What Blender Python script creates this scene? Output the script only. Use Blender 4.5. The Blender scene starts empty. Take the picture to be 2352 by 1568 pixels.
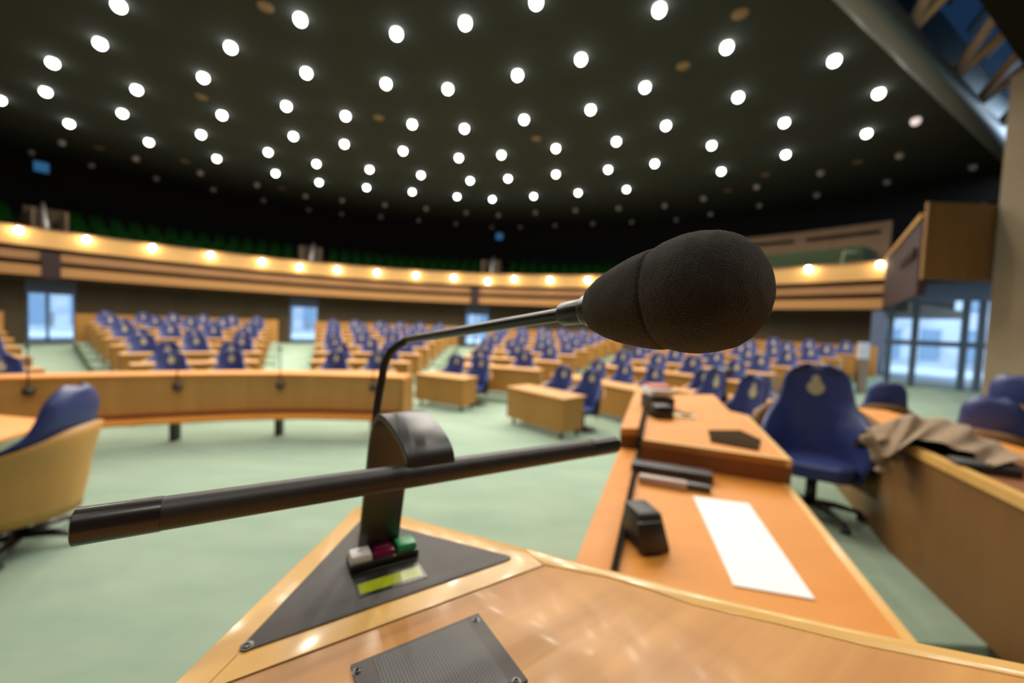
import bpy, bmesh, math, random
from mathutils import Vector, Matrix, noise
random.seed(7)
S = bpy.context.scene
COL = S.collection
R_ = math.radians
# ------------------------------------------------------------------ camera
HC = 2.0                      # lens height above the hall carpet
PITCH, ROLL = R_(-2.6), R_(2.3)
FPX = 2352 * 14 / 36
_f = Vector((0, math.cos(PITCH), math.sin(PITCH)))
_u0 = Vector((0, -math.sin(PITCH), math.cos(PITCH)))
_r0 = Vector((1, 0, 0))
_r = _r0 * math.cos(ROLL) + _u0 * math.sin(ROLL)
_u = -_r0 * math.sin(ROLL) + _u0 * math.cos(ROLL)
cam = bpy.data.objects.new('camera', bpy.data.cameras.new('camera'))
COL.objects.link(cam)
cam.matrix_world = Matrix(((_r.x, _u.x, -_f.x, 0), (_r.y, _u.y, -_f.y, 0), (_r.z, _u.z, -_f.z, HC), (0, 0, 0, 1)))
cam.data.lens = 14; cam.data.sensor_width = 36
cam.data.clip_start = 0.01; cam.data.clip_end = 200
cam.data.dof.use_dof = True
cam.data.dof.focus_distance = 0.215
cam.data.dof.aperture_fstop = 4.0
cam.data.dof.aperture_blades = 0
S.camera = cam
# ------------------------------------------------------------------ world, exposure
W = bpy.data.worlds.new('daylight'); S.world = W; W.use_nodes = True
W.node_tree.nodes['Background'].inputs[0].default_value = (0.62, 0.80, 1.0, 1)
W.node_tree.nodes['Background'].inputs[1].default_value = 8.0
S.view_settings.view_transform = 'Standard'; S.view_settings.look = 'None'
S.view_settings.gamma = 1; S.view_settings.use_curve_mapping = False
S.view_settings.exposure = 0.0
S.cycles.use_denoising = True
S.cycles.max_bounces = 6; S.cycles.diffuse_bounces = 3; S.cycles.glossy_bounces = 3
S.cycles.transparent_max_bounces = 12
S.cycles.sample_clamp_indirect = 4
S.cycles.caustics_reflective = False; S.cycles.caustics_refractive = False
LAMP_W = 300          # one ceiling downlight
BALC_E = 62           # balcony globes, emission strength

def ray(x, y):
    return _f + _r * ((x - 1176) / FPX) + _u * ((784 - y) / FPX)
def at(x, y, z):
    d = ray(x, y); t = (z - HC) / d.z
    return Vector((d.x * t, d.y * t, z))
def dep(x, y, Y):
    d = ray(x, y); t = Y / d.y
    return Vector((d.x * t, Y, HC + d.z * t))
def on_ring(x, y, c, R):
    d = ray(x, y); a = d.x ** 2 + d.y ** 2; b = -2 * (c[0] * d.x + c[1] * d.y); k = c[0] ** 2 + c[1] ** 2 - R * R
    t = (-b + math.sqrt(b * b - 4 * a * k)) / (2 * a)
    return Vector((d.x * t, d.y * t, HC + d.z * t))

# ------------------------------------------------------------------ materials
def mat(name, c, rough=.5, metal=0, c2=None, scale=(3, 3, 3), detail=4, coat=0, bump=0, bscale=None, emit=None, es=0, sheen=0, spec=.5, contrast=.25, rot=0):
    m = bpy.data.materials.new(name); m.use_nodes = True
    nt = m.node_tree; b = nt.nodes['Principled BSDF']
    b.inputs['Base Color'].default_value = (*c, 1)
    b.inputs['Roughness'].default_value = rough; b.inputs['Metallic'].default_value = metal
    b.inputs['Coat Weight'].default_value = coat; b.inputs['Coat Roughness'].default_value = .12
    b.inputs['Specular IOR Level'].default_value = spec
    if sheen:
        b.inputs['Sheen Weight'].default_value = sheen; b.inputs['Sheen Roughness'].default_value = .5
    if emit:
        b.inputs['Emission Color'].default_value = (*emit, 1); b.inputs['Emission Strength'].default_value = es
    tc = nt.nodes.new('ShaderNodeTexCoord')
    if c2:
        mp = nt.nodes.new('ShaderNodeMapping'); mp.inputs['Scale'].default_value = scale
        nz = nt.nodes.new('ShaderNodeTexNoise'); nz.inputs['Scale'].default_value = 1; nz.inputs['Detail'].default_value = detail
        nz.inputs['Roughness'].default_value = .6
        rp = nt.nodes.new('ShaderNodeValToRGB')
        rp.color_ramp.elements[0].position = .5 - contrast; rp.color_ramp.elements[0].color = (*c, 1)
        rp.color_ramp.elements[1].position = .5 + contrast; rp.color_ramp.elements[1].color = (*c2, 1)
        src = tc.outputs['Object']
        if rot:
            m0 = nt.nodes.new('ShaderNodeMapping'); m0.inputs['Rotation'].default_value = (0, 0, R_(rot)); nt.links.new(src, m0.inputs[0]); src = m0.outputs[0]
        nt.links.new(src, mp.inputs[0]); nt.links.new(mp.outputs[0], nz.inputs['Vector'])
        nt.links.new(nz.outputs[0], rp.inputs[0]); nt.links.new(rp.outputs[0], b.inputs['Base Color'])
    if bump:
        n2 = nt.nodes.new('ShaderNodeTexNoise'); n2.inputs['Scale'].default_value = bscale or 100; n2.inputs['Detail'].default_value = 3
        bp = nt.nodes.new('ShaderNodeBump'); bp.inputs['Strength'].default_value = bump; bp.inputs['Distance'].default_value = .002
        nt.links.new(tc.outputs['Object'], n2.inputs['Vector']); nt.links.new(n2.outputs[0], bp.inputs['Height'])
        nt.links.new(bp.outputs[0], b.inputs['Normal'])
    return m
def glass_mat(name, tint=(1, 1, 1), refl=.08):
    m = bpy.data.materials.new(name); m.use_nodes = True; nt = m.node_tree
    nt.nodes.remove(nt.nodes['Principled BSDF'])
    t = nt.nodes.new('ShaderNodeBsdfTransparent'); t.inputs[0].default_value = (*tint, 1)
    g = nt.nodes.new('ShaderNodeBsdfGlossy'); g.inputs['Roughness'].default_value = .05
    x = nt.nodes.new('ShaderNodeMixShader'); x.inputs[0].default_value = refl
    nt.links.new(t.outputs[0], x.inputs[1]); nt.links.new(g.outputs[0], x.inputs[2])
    nt.links.new(x.outputs[0], nt.nodes['Material Output'].inputs[0])
    return m
M = dict(
    carpet=mat('green_carpet', (.235, .322, .245), .95, c2=(.32, .40, .30), scale=(.8, 2.2, 1), bump=.3, bscale=60, spec=.1),
    veneer=mat('orange_veneer', (.50, .225, .065), .40, c2=(.70, .36, .115), scale=(2.2, 22, 9), coat=.06, contrast=.22, spec=.35, rot=-35),
    desk=mat('beech_desk', (.66, .24, .035), .5, c2=(.78, .32, .06), scale=(2, 5, 2), spec=.3, contrast=.3),
    edge=mat('pale_edging', (.85, .52, .16), .33, c2=(.78, .42, .10), scale=(5, 14, 5), coat=.3),
    panel=mat('oak_panel', (.44, .23, .055), .5, c2=(.53, .29, .08), scale=(5, 5, .35), contrast=.2),
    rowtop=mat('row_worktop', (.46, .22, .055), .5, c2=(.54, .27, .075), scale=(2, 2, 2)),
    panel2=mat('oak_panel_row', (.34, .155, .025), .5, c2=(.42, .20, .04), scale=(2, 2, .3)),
    brown=mat('brown_wood', (.19, .085, .018), .5, c2=(.24, .115, .028), scale=(6, 6, .5)),
    redwood=mat('reddish_wood', (.20, .065, .014), .6, c2=(.24, .08, .02), scale=(3, 3, 1)),
    band=mat('pale_fascia', (.47, .275, .085), .5, c2=(.42, .24, .07), scale=(.3, .3, 8)),
    band2=mat('tan_fascia', (.34, .17, .045), .5, c2=(.30, .145, .04), scale=(.3, .3, 8)),
    band3=mat('brown_fascia', (.25, .125, .04), .5, c2=(.21, .10, .035), scale=(.3, .3, 8)),
    slot=mat('dark_red_recess', (.018, .004, .004), .8),
    darkwall=mat('dark_panelling', (.052, .031, .011), .8, c2=(.072, .045, .018), scale=(1.2, 1.2, .15)),
    concrete=mat('beige_concrete', (.20, .15, .09), .85, c2=(.24, .185, .115), scale=(.6, .6, .9), bump=.2, bscale=12),
    sidewood=mat('side_wood', (.13, .065, .022), .6, c2=(.17, .09, .032), scale=(2, 2, .3)),
    ceil=mat('dark_olive_ceiling', (.033, .044, .040), .9, c2=(.039, .051, .046), scale=(1, 1, 1), spec=.15),
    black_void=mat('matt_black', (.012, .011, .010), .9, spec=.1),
    blue=mat('blue_leather', (.026, .040, .15), .40, c2=(.034, .05, .18), scale=(6, 6, 6), bump=.2, bscale=120),
    crest=mat('gold_crest', (.50, .42, .25), .6, c2=(.42, .36, .22), scale=(60, 60, 60)),
    black=mat('black_metal', (.016, .014, .013), .38, spec=.6),
    bar=mat('anodised_black', (.034, .029, .027), .42, metal=.2, spec=.6, bump=.06, bscale=2500),
    cap=mat('anodised_cap', (.024, .02, .018), .26, metal=.3, spec=.9),
    glossy=mat('glossy_black', (.016, .015, .013), .30, spec=.7),
    strap=mat('satin_strap', (.022, .018, .016), .36, spec=.9),
    foam=mat('foam', (.012, .009, .006), 1, c2=(.046, .037, .027), scale=(1000, 1000, 1000), bump=1.0, bscale=1300, sheen=.26, spec=.05),
    plate=mat('grey_plate', (.105, .096, .09), .55, c2=(.115, .105, .098), scale=(40, 40, 40), spec=.35),
    screw=mat('screw_metal', (.09, .085, .08), .3, metal=.7),
    white=mat('white_plastic', (.72, .68, .66), .35),
    purple=mat('dark_red_plastic', (.16, .004, .045), .3),
    green=mat('green_plastic', (.03, .36, .13), .35),
    lcd=mat('lime_display', (.34, .40, .015), .2, c2=(.40, .46, .02), scale=(20, 20, 20), coat=.6),
    gold_ink=mat('gold_ink', (.45, .16, .08), .5),
    grey_ink=mat('grey_ink', (.12, .10, .09), .5),
    green_ink=mat('green_ink', (.01, .18, .07), .5),
    paper=mat('paper', (.93, .93, .93), .7),
    lcream=mat('cream_paper', (.85, .72, .42), .7),
    pinkgrey=mat('pale_grey', (.48, .37, .33), .5),
    dark_plastic=mat('dark_plastic', (.03, .027, .025), .5),
    dark_glass=mat('dark_glass', (.05, .03, .015), .08, coat=.5),
    coat=mat('beige_cloth', (.25, .165, .095), .9, c2=(.32, .22, .13), scale=(20, 20, 20), sheen=.2),
    gseat=mat('green_upholstery', (.001, .008, .001), 1, c2=(.002, .014, .002), scale=(4, 4, 4), spec=.02),
    ggreen=mat('green_gallery_floor', (.018, .035, .008), .9),
    grey=mat('grey_metal', (.30, .29, .28), .4, metal=.3),
    mull=mat('dark_mullion', (.06, .075, .09), .4),
    header=mat('blue_grey_header', (.10, .125, .19), .5),
    facade=mat('white_facade', (.66, .70, .76), .8, c2=(.46, .50, .56), scale=(.5, .5, .7), contrast=.08),
    facwin=mat('facade_glass', (.26, .36, .46), .2),
    paving=mat('outside_paving', (.45, .50, .55), .8, c2=(.52, .57, .62), scale=(1, 1, 1)),
    truss=mat('tan_tube', (.62, .46, .32), .5),
    beam=mat('grey_beam', (.20, .25, .28), .5),
    unlit=mat('unlit_lamp', (.42, .40, .40), .5),
    speaker=mat('brown_grille', (.26, .19, .11), .8),
    ring=mat('lamp_ring', (.10, .10, .09), .5),
    bulb=mat('lit_bulb', (1, 1, 1), .5, emit=(1.0, .97, .90), es=14),
    bulb_dim=mat('dim_bulb', (.9, .8, .8), .5, emit=(1.0, .86, .82), es=.75),
    globe=mat('lit_globe', (1, 1, 1), .5, emit=(1.0, .80, .55), es=BALC_E),
    bsign=mat('blue_sign', (.02, .1, .2), .5, emit=(.04, .25, .6), es=.3),
    red_book=mat('red_cover', (.55, .10, .05), .5),
    tealdark=mat('dark_teal_panel', (.012, .03, .035), .5),
    glass=glass_mat('clear_glass', (.92, .96, 1.0), .06),
    roofglass=glass_mat('roof_glass', (.040, .060, .085), .03),
)
# perforated grille: a grid of darker dots in the plate's own coordinates
def perforated():
    m = bpy.data.materials.new('perforated_plate'); m.use_nodes = True; nt = m.node_tree; b = nt.nodes['Principled BSDF']
    b.inputs['Roughness'].default_value = .5
    tc = nt.nodes.new('ShaderNodeTexCoord'); sp = nt.nodes.new('ShaderNodeSeparateXYZ'); nt.links.new(tc.outputs['UV'], sp.inputs[0])
    def mth(op, a, b_=None, v=None):
        n = nt.nodes.new('ShaderNodeMath'); n.operation = op
        nt.links.new(a, n.inputs[0])
        if b_ is not None: nt.links.new(b_, n.inputs[1])
        if v is not None: n.inputs[1].default_value = v
        return n.outputs[0]
    P = .0025
    out = []
    for o in (sp.outputs[0], sp.outputs[1]):
        t = mth('FRACT', mth('DIVIDE', o, v=P)); t = mth('SUBTRACT', t, v=.5); out.append(mth('MULTIPLY', t, t))
    d = mth('ADD', out[0], out[1]); lt = mth('LESS_THAN', d, v=.10)
    mx = nt.nodes.new('ShaderNodeMix'); mx.data_type = 'RGBA'
    mx.inputs[6].default_value = (.115, .108, .10, 1); mx.inputs[7].default_value = (.018, .017, .016, 1)
    nt.links.new(lt, mx.inputs[0]); nt.links.new(mx.outputs[2], b.inputs['Base Color'])
    return m
M['perf'] = perforated()

# ------------------------------------------------------------------ mesh helpers
class MB:
    def __init__(s): s.v = []; s.f = []
    def add(s, vs, fs):
        n = len(s.v); s.v += [tuple(v) for v in vs]; s.f += [tuple(i + n for i in f) for f in fs]; return s
    def prism(s, pts, z0, z1):
        n = len(pts); a = sum(pts[i][0] * pts[(i + 1) % n][1] - pts[(i + 1) % n][0] * pts[i][1] for i in range(n))
        if a < 0: pts = pts[::-1]
        vs = [(p[0], p[1], z0) for p in pts] + [(p[0], p[1], z1) for p in pts]
        return s.add(vs, [tuple(range(n - 1, -1, -1)), tuple(range(n, 2 * n))] + [(i, (i + 1) % n, n + (i + 1) % n, n + i) for i in range(n)])
    def box(s, x0, x1, y0, y1, z0, z1):
        return s.prism([(x0, y0), (x1, y0), (x1, y1), (x0, y1)], z0, z1)
    def seg(s, a, b, w, z0, z1):          # upright slab from a to b, width w centred
        d = Vector((b[0] - a[0], b[1] - a[1])); d.normalize(); n = Vector((-d.y, d.x)) * w / 2
        return s.prism([(a[0] + n.x, a[1] + n.y), (a[0] - n.x, a[1] - n.y), (b[0] - n.x, b[1] - n.y), (b[0] + n.x, b[1] + n.y)], z0, z1)
    def arc(s, c, r0, r1, z0, z1, a0, a1, n=None):
        n = n or max(2, int(abs(a1 - a0) / 2.5) + 1); vs = []
        for i in range(n + 1):
            a = R_(a0 + (a1 - a0) * i / n); sx, cy = math.sin(a), math.cos(a)
            vs += [(c[0] + r0 * sx, c[1] + r0 * cy, z0), (c[0] + r1 * sx, c[1] + r1 * cy, z0), (c[0] + r1 * sx, c[1] + r1 * cy, z1), (c[0] + r0 * sx, c[1] + r0 * cy, z1)]
        fs = [(0, 1, 2, 3), (4 * n + 3, 4 * n + 2, 4 * n + 1, 4 * n)]
        for i in range(n):
            for k in range(4):
                fs.append((4 * i + k, 4 * i + 4 + k, 4 * i + 4 + (k + 1) % 4, 4 * i + (k + 1) % 4))
        return s.add(vs, fs)
    def tube(s, pts, rad, n=12, cap=True):
        pts = [Vector(p) for p in pts]; rs = rad if isinstance(rad, (list, tuple)) else [rad] * len(pts)
        t0 = (pts[1] - pts[0]).normalized(); up = Vector((0, 0, 1)) if abs(t0.z) < .9 else Vector((1, 0, 0))
        u = t0.cross(up).normalized(); base = len(s.v); rings = []
        vs = []
        for i, p in enumerate(pts):
            t = (pts[min(i + 1, len(pts) - 1)] - pts[max(i - 1, 0)]).normalized()
            u = (u - t * u.dot(t)).normalized(); w = t.cross(u)
            for k in range(n):
                a = 2 * math.pi * k / n; vs.append(p + (u * math.cos(a) + w * math.sin(a)) * rs[i])
        fs = []
        for i in range(len(pts) - 1):
            for k in range(n): fs.append((i * n + k, i * n + (k + 1) % n, (i + 1) * n + (k + 1) % n, (i + 1) * n + k))
        if cap: fs += [tuple(range(n - 1, -1, -1)), tuple(range((len(pts) - 1) * n, len(pts) * n))]
        return s.add(vs, fs)
    def sphere(s, c, r, n=12, m=8, sz=1, z_lo=-1):
        pts = [];
        for j in range(m + 1):
            a = math.pi * j / m - math.pi / 2; pts.append((math.cos(a) * r, math.sin(a) * r * sz))
        return s.lathe(c, pts, n)
    def lathe(s, c, prof, n=16):
        vs = []; fs = []
        for (rr, z) in prof:
            for k in range(n):
                a = 2 * math.pi * k / n; vs.append((c[0] + max(rr, 1e-5) * math.cos(a), c[1] + max(rr, 1e-5) * math.sin(a), c[2] + z))
        for i in range(len(prof) - 1):
            for k in range(n): fs.append((i * n + k, i * n + (k + 1) % n, (i + 1) * n + (k + 1) % n, (i + 1) * n + k))
        fs += [tuple(range(n - 1, -1, -1)), tuple(range((len(prof) - 1) * n, len(prof) * n))]
        return s.add(vs, fs)
    def shell(s, fn, nu, nv, th):           # thick surface; fn(u,v)->Vector, outward offset along its normal
        e = 1e-3; A = []; B = []
        for j in range(nv + 1):
            for i in range(nu + 1):
                u, v = -1 + 2 * i / nu, j / nv; p = fn(u, v)
                du = fn(min(u + e, 1), v) - fn(max(u - e, -1), v); dv = fn(u, min(v + e, 1)) - fn(u, max(v - e, 0))
                nn = dv.cross(du)
                nn = nn.normalized() if nn.length > 1e-9 else Vector((0, 1, 0))
                rim = min(1, 3.5 * min(1 - abs(u), v, 1 - v) + .35)
                A.append(p); B.append(p + nn * th * rim)
        N = (nu + 1) * (nv + 1); W_ = nu + 1; fs = []
        for j in range(nv):
            for i in range(nu):
                a = j * W_ + i; fs.append((a, a + 1, a + 1 + W_, a + W_)); fs.append((N + a, N + a + W_, N + a + 1 + W_, N + a + 1))
        for i in range(nu):
            a = i; fs.append((a, N + a, N + a + 1, a + 1)); a = nv * W_ + i; fs.append((a, a + 1, N + a + 1, N + a))
        for j in range(nv):
            a = j * W_; fs.append((a, a + W_, N + a + W_, N + a)); a = j * W_ + nu; fs.append((a, N + a, N + a + W_, a + W_))
        return s.add(A + B, fs)
    def build(s, name, m, parent=None, smooth=False, bevel=0, seg=2):
        o0 = wloc(parent) if parent else Vector((0, 0, 0))
        me = bpy.data.meshes.new(name); me.from_pydata([(x - o0.x, y - o0.y, z - o0.z) for x, y, z in s.v], [], s.f); me.update()
        bm = bmesh.new(); bm.from_mesh(me); bmesh.ops.recalc_face_normals(bm, faces=bm.faces)
        if bevel:
            es = [e for e in bm.edges if len(e.link_faces) == 2 and e.calc_face_angle(0) > .6]
            bmesh.ops.bevel(bm, geom=es, offset=bevel, segments=seg, affect='EDGES', profile=.5, clamp_overlap=True)
        bm.to_mesh(me); bm.free()
        if smooth or bevel:
            for p in me.polygons: p.use_smooth = True
            if bevel or smooth == 'auto':
                try: me.set_sharp_from_angle(angle=R_(35))
                except Exception: pass
        me.materials.append(M[m] if isinstance(m, str) else m)
        o = bpy.data.objects.new(name, me); COL.objects.link(o)
        if parent: o.parent = parent
        return o
def wloc(o):
    v = Vector(o.location); p = o.parent
    while p: v += Vector(p.location); p = p.parent
    return v
def tag(o, label=None, cat=None, group=None, kind=None):
    if label: o['label'] = label
    if cat: o['category'] = cat
    if group: o['group'] = group
    if kind: o['kind'] = kind
    return o
def empty(name, loc, label, cat, group=None):
    o = bpy.data.objects.new(name, None); o.location = loc; o.empty_display_size = .1; COL.objects.link(o)
    return tag(o, label, cat, group)
def struct(o): o['kind'] = 'structure'; return o
def dup(root, loc=None, rz=None, sc=None, label=None, group=None, cat=None):
    def cp(o, par):
        c = o.copy(); COL.objects.link(c)
        if par: c.parent = par
        for ch in [x for x in kids.get(o.name, [])]: cp(ch, c)
        return c
    kids = {}
    for o in root.children_recursive: kids.setdefault(o.parent.name, []).append(o)
    r = cp(root, None)
    if loc is not None: r.location = loc
    if rz is not None: r.rotation_euler = (0, 0, rz)
    if sc: r.scale = (sc, sc, sc)
    tag(r, label, cat, group); return r
def cat_pts(pts, n=6):
    pts = [Vector(p) for p in pts]; out = []
    for i in range(len(pts) - 1):
        p0 = pts[max(i - 1, 0)]; p1 = pts[i]; p2 = pts[i + 1]; p3 = pts[min(i + 2, len(pts) - 1)]
        for k in range(n):
            t = k / n; out.append(.5 * ((2 * p1) + (p2 - p0) * t + (2 * p0 - 5 * p1 + 4 * p2 - p3) * t * t + (3 * p1 - p0 - 3 * p2 + p3) * t ** 3))
    out.append(pts[-1]); return out
ORD = ['zeroth', 'first', 'second', 'third', 'fourth', 'fifth', 'sixth', 'seventh', 'eighth', 'ninth', 'tenth', 'eleventh', 'twelfth', 'thirteenth', 'fourteenth',
       'fifteenth', 'sixteenth', 'seventeenth', 'eighteenth', 'nineteenth', 'twentieth', 'twenty-first', 'twenty-second', 'twenty-third', 'twenty-fourth', 'twenty-fifth',
       'twenty-sixth', 'twenty-seventh', 'twenty-eighth', 'twenty-ninth', 'thirtieth']

# ================================================================== SHELL
CB = (-2.3, 4.6); RB = 18.3       # balcony circle
CS = (-2.2, 3.2)                  # seating circle
ZC = 9.0
# floor with a gentle ramp towards the doors
mb = MB(); rr = [0, 3, 6, 8, 10, 12, 14, 16, 18, 20, 22, 30, 45]
hz = lambda r: min(max(0, (r - 7) * .034), .45)
na = 96
vs = [(CS[0], CS[1], 0)]; fs = []
for r in rr[1:]:
    for k in range(na):
        a = 2 * math.pi * k / na; y = CS[1] + r * math.cos(a)
        z = hz(r) if math.cos(a) > -.2 else 0
        vs.append((CS[0] + r * math.sin(a), y, z))
for k in range(na): fs.append((0, 1 + k, 1 + (k + 1) % na))
for j in range(len(rr) - 2):
    for k in range(na):
        a = 1 + j * na + k; b = 1 + j * na + (k + 1) % na; fs.append((a, a + na, b + na, b))
mb.add(vs, fs); struct(mb.build('floor', 'carpet', smooth=True))

# ceiling: main dark disc cut by the roof-light line, and a lower soffit behind it
L0 = Vector((6.3, 8.3)); LD = Vector((18.5 - 6.3, 15.4 - 8.3)).normalized()
LN = Vector((-LD.y, LD.x))
pts = []
for k in range(180):
    a = R_(k * 2); p = Vector((CB[0] + 25.2 * math.sin(a), CB[1] + 25.2 * math.cos(a)))
    if (p - L0).dot(LN) > 0: pts.append((k, p))
i0 = next(i for i in range(len(pts)) if pts[i][0] != (pts[i - 1][0] + 1) % 180)
pts = [p for k, p in pts[i0:] + pts[:i0]]
def cut_pt(inside, outside):
    d1 = (inside - L0).dot(LN); d2 = (outside - L0).dot(LN); return inside + (outside - inside) * d1 / (d1 - d2)
ends = []
for s_ in (-1, 1):      # line / circle intersections
    c = Vector(CB); q = L0 - c; b = q.dot(LD); disc = b * b - (q.length_squared - 25.2 ** 2); ends.append(L0 + LD * (-b + s_ * math.sqrt(disc)))
poly = [tuple(p) for p in pts]
if (pts[-1] - ends[0]).length < (pts[-1] - ends[1]).length: poly += [tuple(ends[0]), tuple(ends[1])]
else: poly += [tuple(ends[1]), tuple(ends[0])]
struct(MB().prism(poly, ZC, ZC + .3).build('ceiling', 'ceil'))
S0 = Vector((7.04, 6.6)); SD = Vector((10.4 - 7.04, 8.5 - 6.6)).normalized(); SN = Vector((SD.y, -SD.x))
a_, b_ = S0 - SD * 34, S0 + SD * 16
struct(MB().prism([tuple(a_), tuple(b_), tuple(b_ + SN * 22), tuple(a_ + SN * 22)], 7.65, 7.95).build('ceiling_lower', 'black_void'))
# roof-light slot between them: closed dark roof, glazed towards the right end
a2, b2 = L0 - LD * 30, L0 - LD * 3
c2, d2 = S0 - SD * 3.5, S0 - SD * 34
struct(MB().prism([tuple(a2), tuple(b2), tuple(c2), tuple(d2)], 8.95, 9.2).build('ceiling_skylight_block', 'black_void'))  # unseen closure added over the slot's left run to limit bluish skylight
struct(MB().prism([tuple(L0 - LD * 3 + LN * .6), tuple(L0 + LD * 6.2 + LN * .6), tuple(S0 + SD * 3.6), tuple(S0 - SD * 3.5)], 11.4, 11.5).build('ceiling_slot_roof', 'tealdark'))
rl = MB().prism([tuple(L0 + LD * 6.2 + LN * .6), tuple(L0 + LD * 18 + LN * .6), tuple(S0 + SD * 12), tuple(S0 + SD * 3.6)], 11.4, 11.43).build('window_4', 'roofglass'); struct(rl)
mb = MB()
for t in (6.2, 8.2, 10.2, 12.2, 14.2):
    p = L0 + LD * t; q = S0 + SD * (t - 3.0); mb.seg(tuple(p), tuple(q), .12, 11.25, 11.4)
mb.build('mullion', 'mull', rl)
struct(MB().seg(tuple(S0 - SD * 3.5), tuple(S0 + SD * 12), .12, 7.9, 11.4).build('wall_slot', 'black_void'))
struct(MB().seg(tuple(L0 - LD * 3 + LN * .3), tuple(L0 + LD * 18 + LN * .3), .12, 9.2, 11.4).build('wall_slot_far', 'tealdark'))
struct(MB().seg(tuple(L0 - LD * 6), tuple(L0 + LD * 15.5), .55, 8.92, 9.5).build('trim_1', 'beam', bevel=.2, seg=4))
# truss tubes standing on the beam
tr = empty('roof_truss', (L0.x, L0.y, 9.3), 'tan tubular truss in the glazed roof slot, upper right, beside the grey beam', 'truss')
for t in (-1.5, 1.4, 3.3, 6.6, 9.0, 11.5):
    p = L0 + LD * t; B = Vector((p.x, p.y, 9.25))
    for dt in (-.9, .9):
        q = S0 + SD * (t - 1.0 + dt) ; MB().tube([B, (q.x, q.y, 10.6)], .12, 10).build('strut', 'truss', tr, smooth=True)
MB().tube([(S0.x - SD.x * 3, S0.y - SD.y * 3, 10.6), (S0.x + SD.x * 11, S0.y + SD.y * 11, 10.6)], .13, 10).build('chord', 'beam', tr, smooth=True)

# walls
struct(MB().box(10.4, 10.9, -7, 8.75, 0, 7.66).build('wall_right', 'concrete'))
struct(MB().box(-26, 11, -7.3, -7, 0, 9).build('wall_back', 'concrete'))
struct(MB().arc(CB, 25, 25.3, 3, 9.2, -118, 58.6).arc(CB, 25, 25.3, 5.0, 9.2, 58.6, 100).build('wall_gallery', 'black_void'))
struct(MB().seg((-24.5, -7), (-24.3, -5), .3, 0, 9).build('wall_left', 'darkwall'))
# rear wall under the balcony in arc pieces between the door openings
RW = 19.6
def ring_angle(x, y=700): p = on_ring(x, y, CB, RW); return math.degrees(math.atan2(p.x - CB[0], p.y - CB[1]))
doors = [(ring_angle(57), ring_angle(176)), (ring_angle(666), ring_angle(732)), (ring_angle(1070), ring_angle(1125))]
aend = ring_angle(2030)
edges = [-118] + [a for d in doors for a in d] + [aend]
mb = MB()
for i in range(0, len(edges), 2): mb.arc(CB, RW, RW + .25, 0, 3.3, edges[i], edges[i + 1])
struct(mb.build('wall_rear', 'darkwall'))
for i, (a0, a1) in enumerate(doors):
    zt = 2.95; f = struct(MB().arc(CB, RW - .02, RW + .2, 2.42, 3.05, a0, a1).build('door_%d' % (i + 1), 'header'))
    mid = (a0 + a1) / 2 if i == 1 else a0 + (a1 - a0) * .42; w = .25
    mm = MB()
    for a in (a0 + w * .6, mid + (2.0 if i == 1 else 0), a1 - w * .6): mm.arc(CB, RW, RW + .1, .4, 2.45, a - w / 2, a + w / 2, 1)
    mm.arc(CB, RW, RW + .1, .38, .55, a0, a1); mm.build('door_frame', 'mull', f)
    MB().arc(CB, RW + .03, RW + .05, .5, 2.43, a0, a1).build('pane', 'glass', f)
    mh = MB(); mh.tube([Vector((CB[0] + (RW - .08) * math.sin(R_(mid + .35)), CB[1] + (RW - .08) * math.cos(R_(mid + .35)), z)) for z in (1.1, 1.7)], .03, 8); mh.build('door_handle', 'grey', f)
# outside: facade and paving
fc = MB()
fc.arc(CB, 31, 31.5, 0, 7, -80, 75)
fac = struct(fc.build('exterior_facade', 'facade'))
mb = MB()
for k in range(52):
    a = -78 + k * 2.95
    for z in (.9, 3.6): mb.arc(CB, 30.93, 31, z, z + 1.7, a, a + 1.45, 1)
mb.build('facade_windows', 'facwin', fac)
struct(MB().arc(CB, 20.0, 31, .4, .46, -80, 75).build('exterior_ground', 'paving'))

# balcony ring
AL = -100; ARr = math.degrees(math.atan2(12.75 - CB[0], 13.9 - CB[1]))
bal = struct(MB().arc(CB, RB + .25, 25, 2.95, 3.3, -118, ARr + 1.5).build('ceiling_balcony_soffit', 'darkwall'))
struct(MB().arc(CB, RB, RB + .12, 4.115, 4.76, AL, ARr, 90).build('trim_2', 'band'))
struct(MB().arc(CB, RB + .10, RB + .2, 3.63, 3.94, AL, ARr, 90).build('trim_3', 'band3'))
struct(MB().arc(CB, RB + .0, RB + .14, 3.06, 3.43, AL, ARr, 90).build('trim_4', 'band2'))
struct(MB().arc(CB, RB + .3, RB + .38, 2.95, 4.7, AL, ARr, 90).build('wall_balcony_core', 'slot'))
struct(MB().arc(CB, RB - .03, RB + .3, 4.74, 4.79, AL, ARr, 90).build('trim_5', 'sidewood'))
mb = MB()
for px in (118, 1092):
    p = on_ring(px, 640, CB, RB); a = math.degrees(math.atan2(p.x - CB[0], p.y - CB[1])); mb.arc(CB, RB - .04, RB + .2, 2.97, 3.95, a - .75, a + .75, 2)
struct(mb.build('trim_6', 'slot'))
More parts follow.
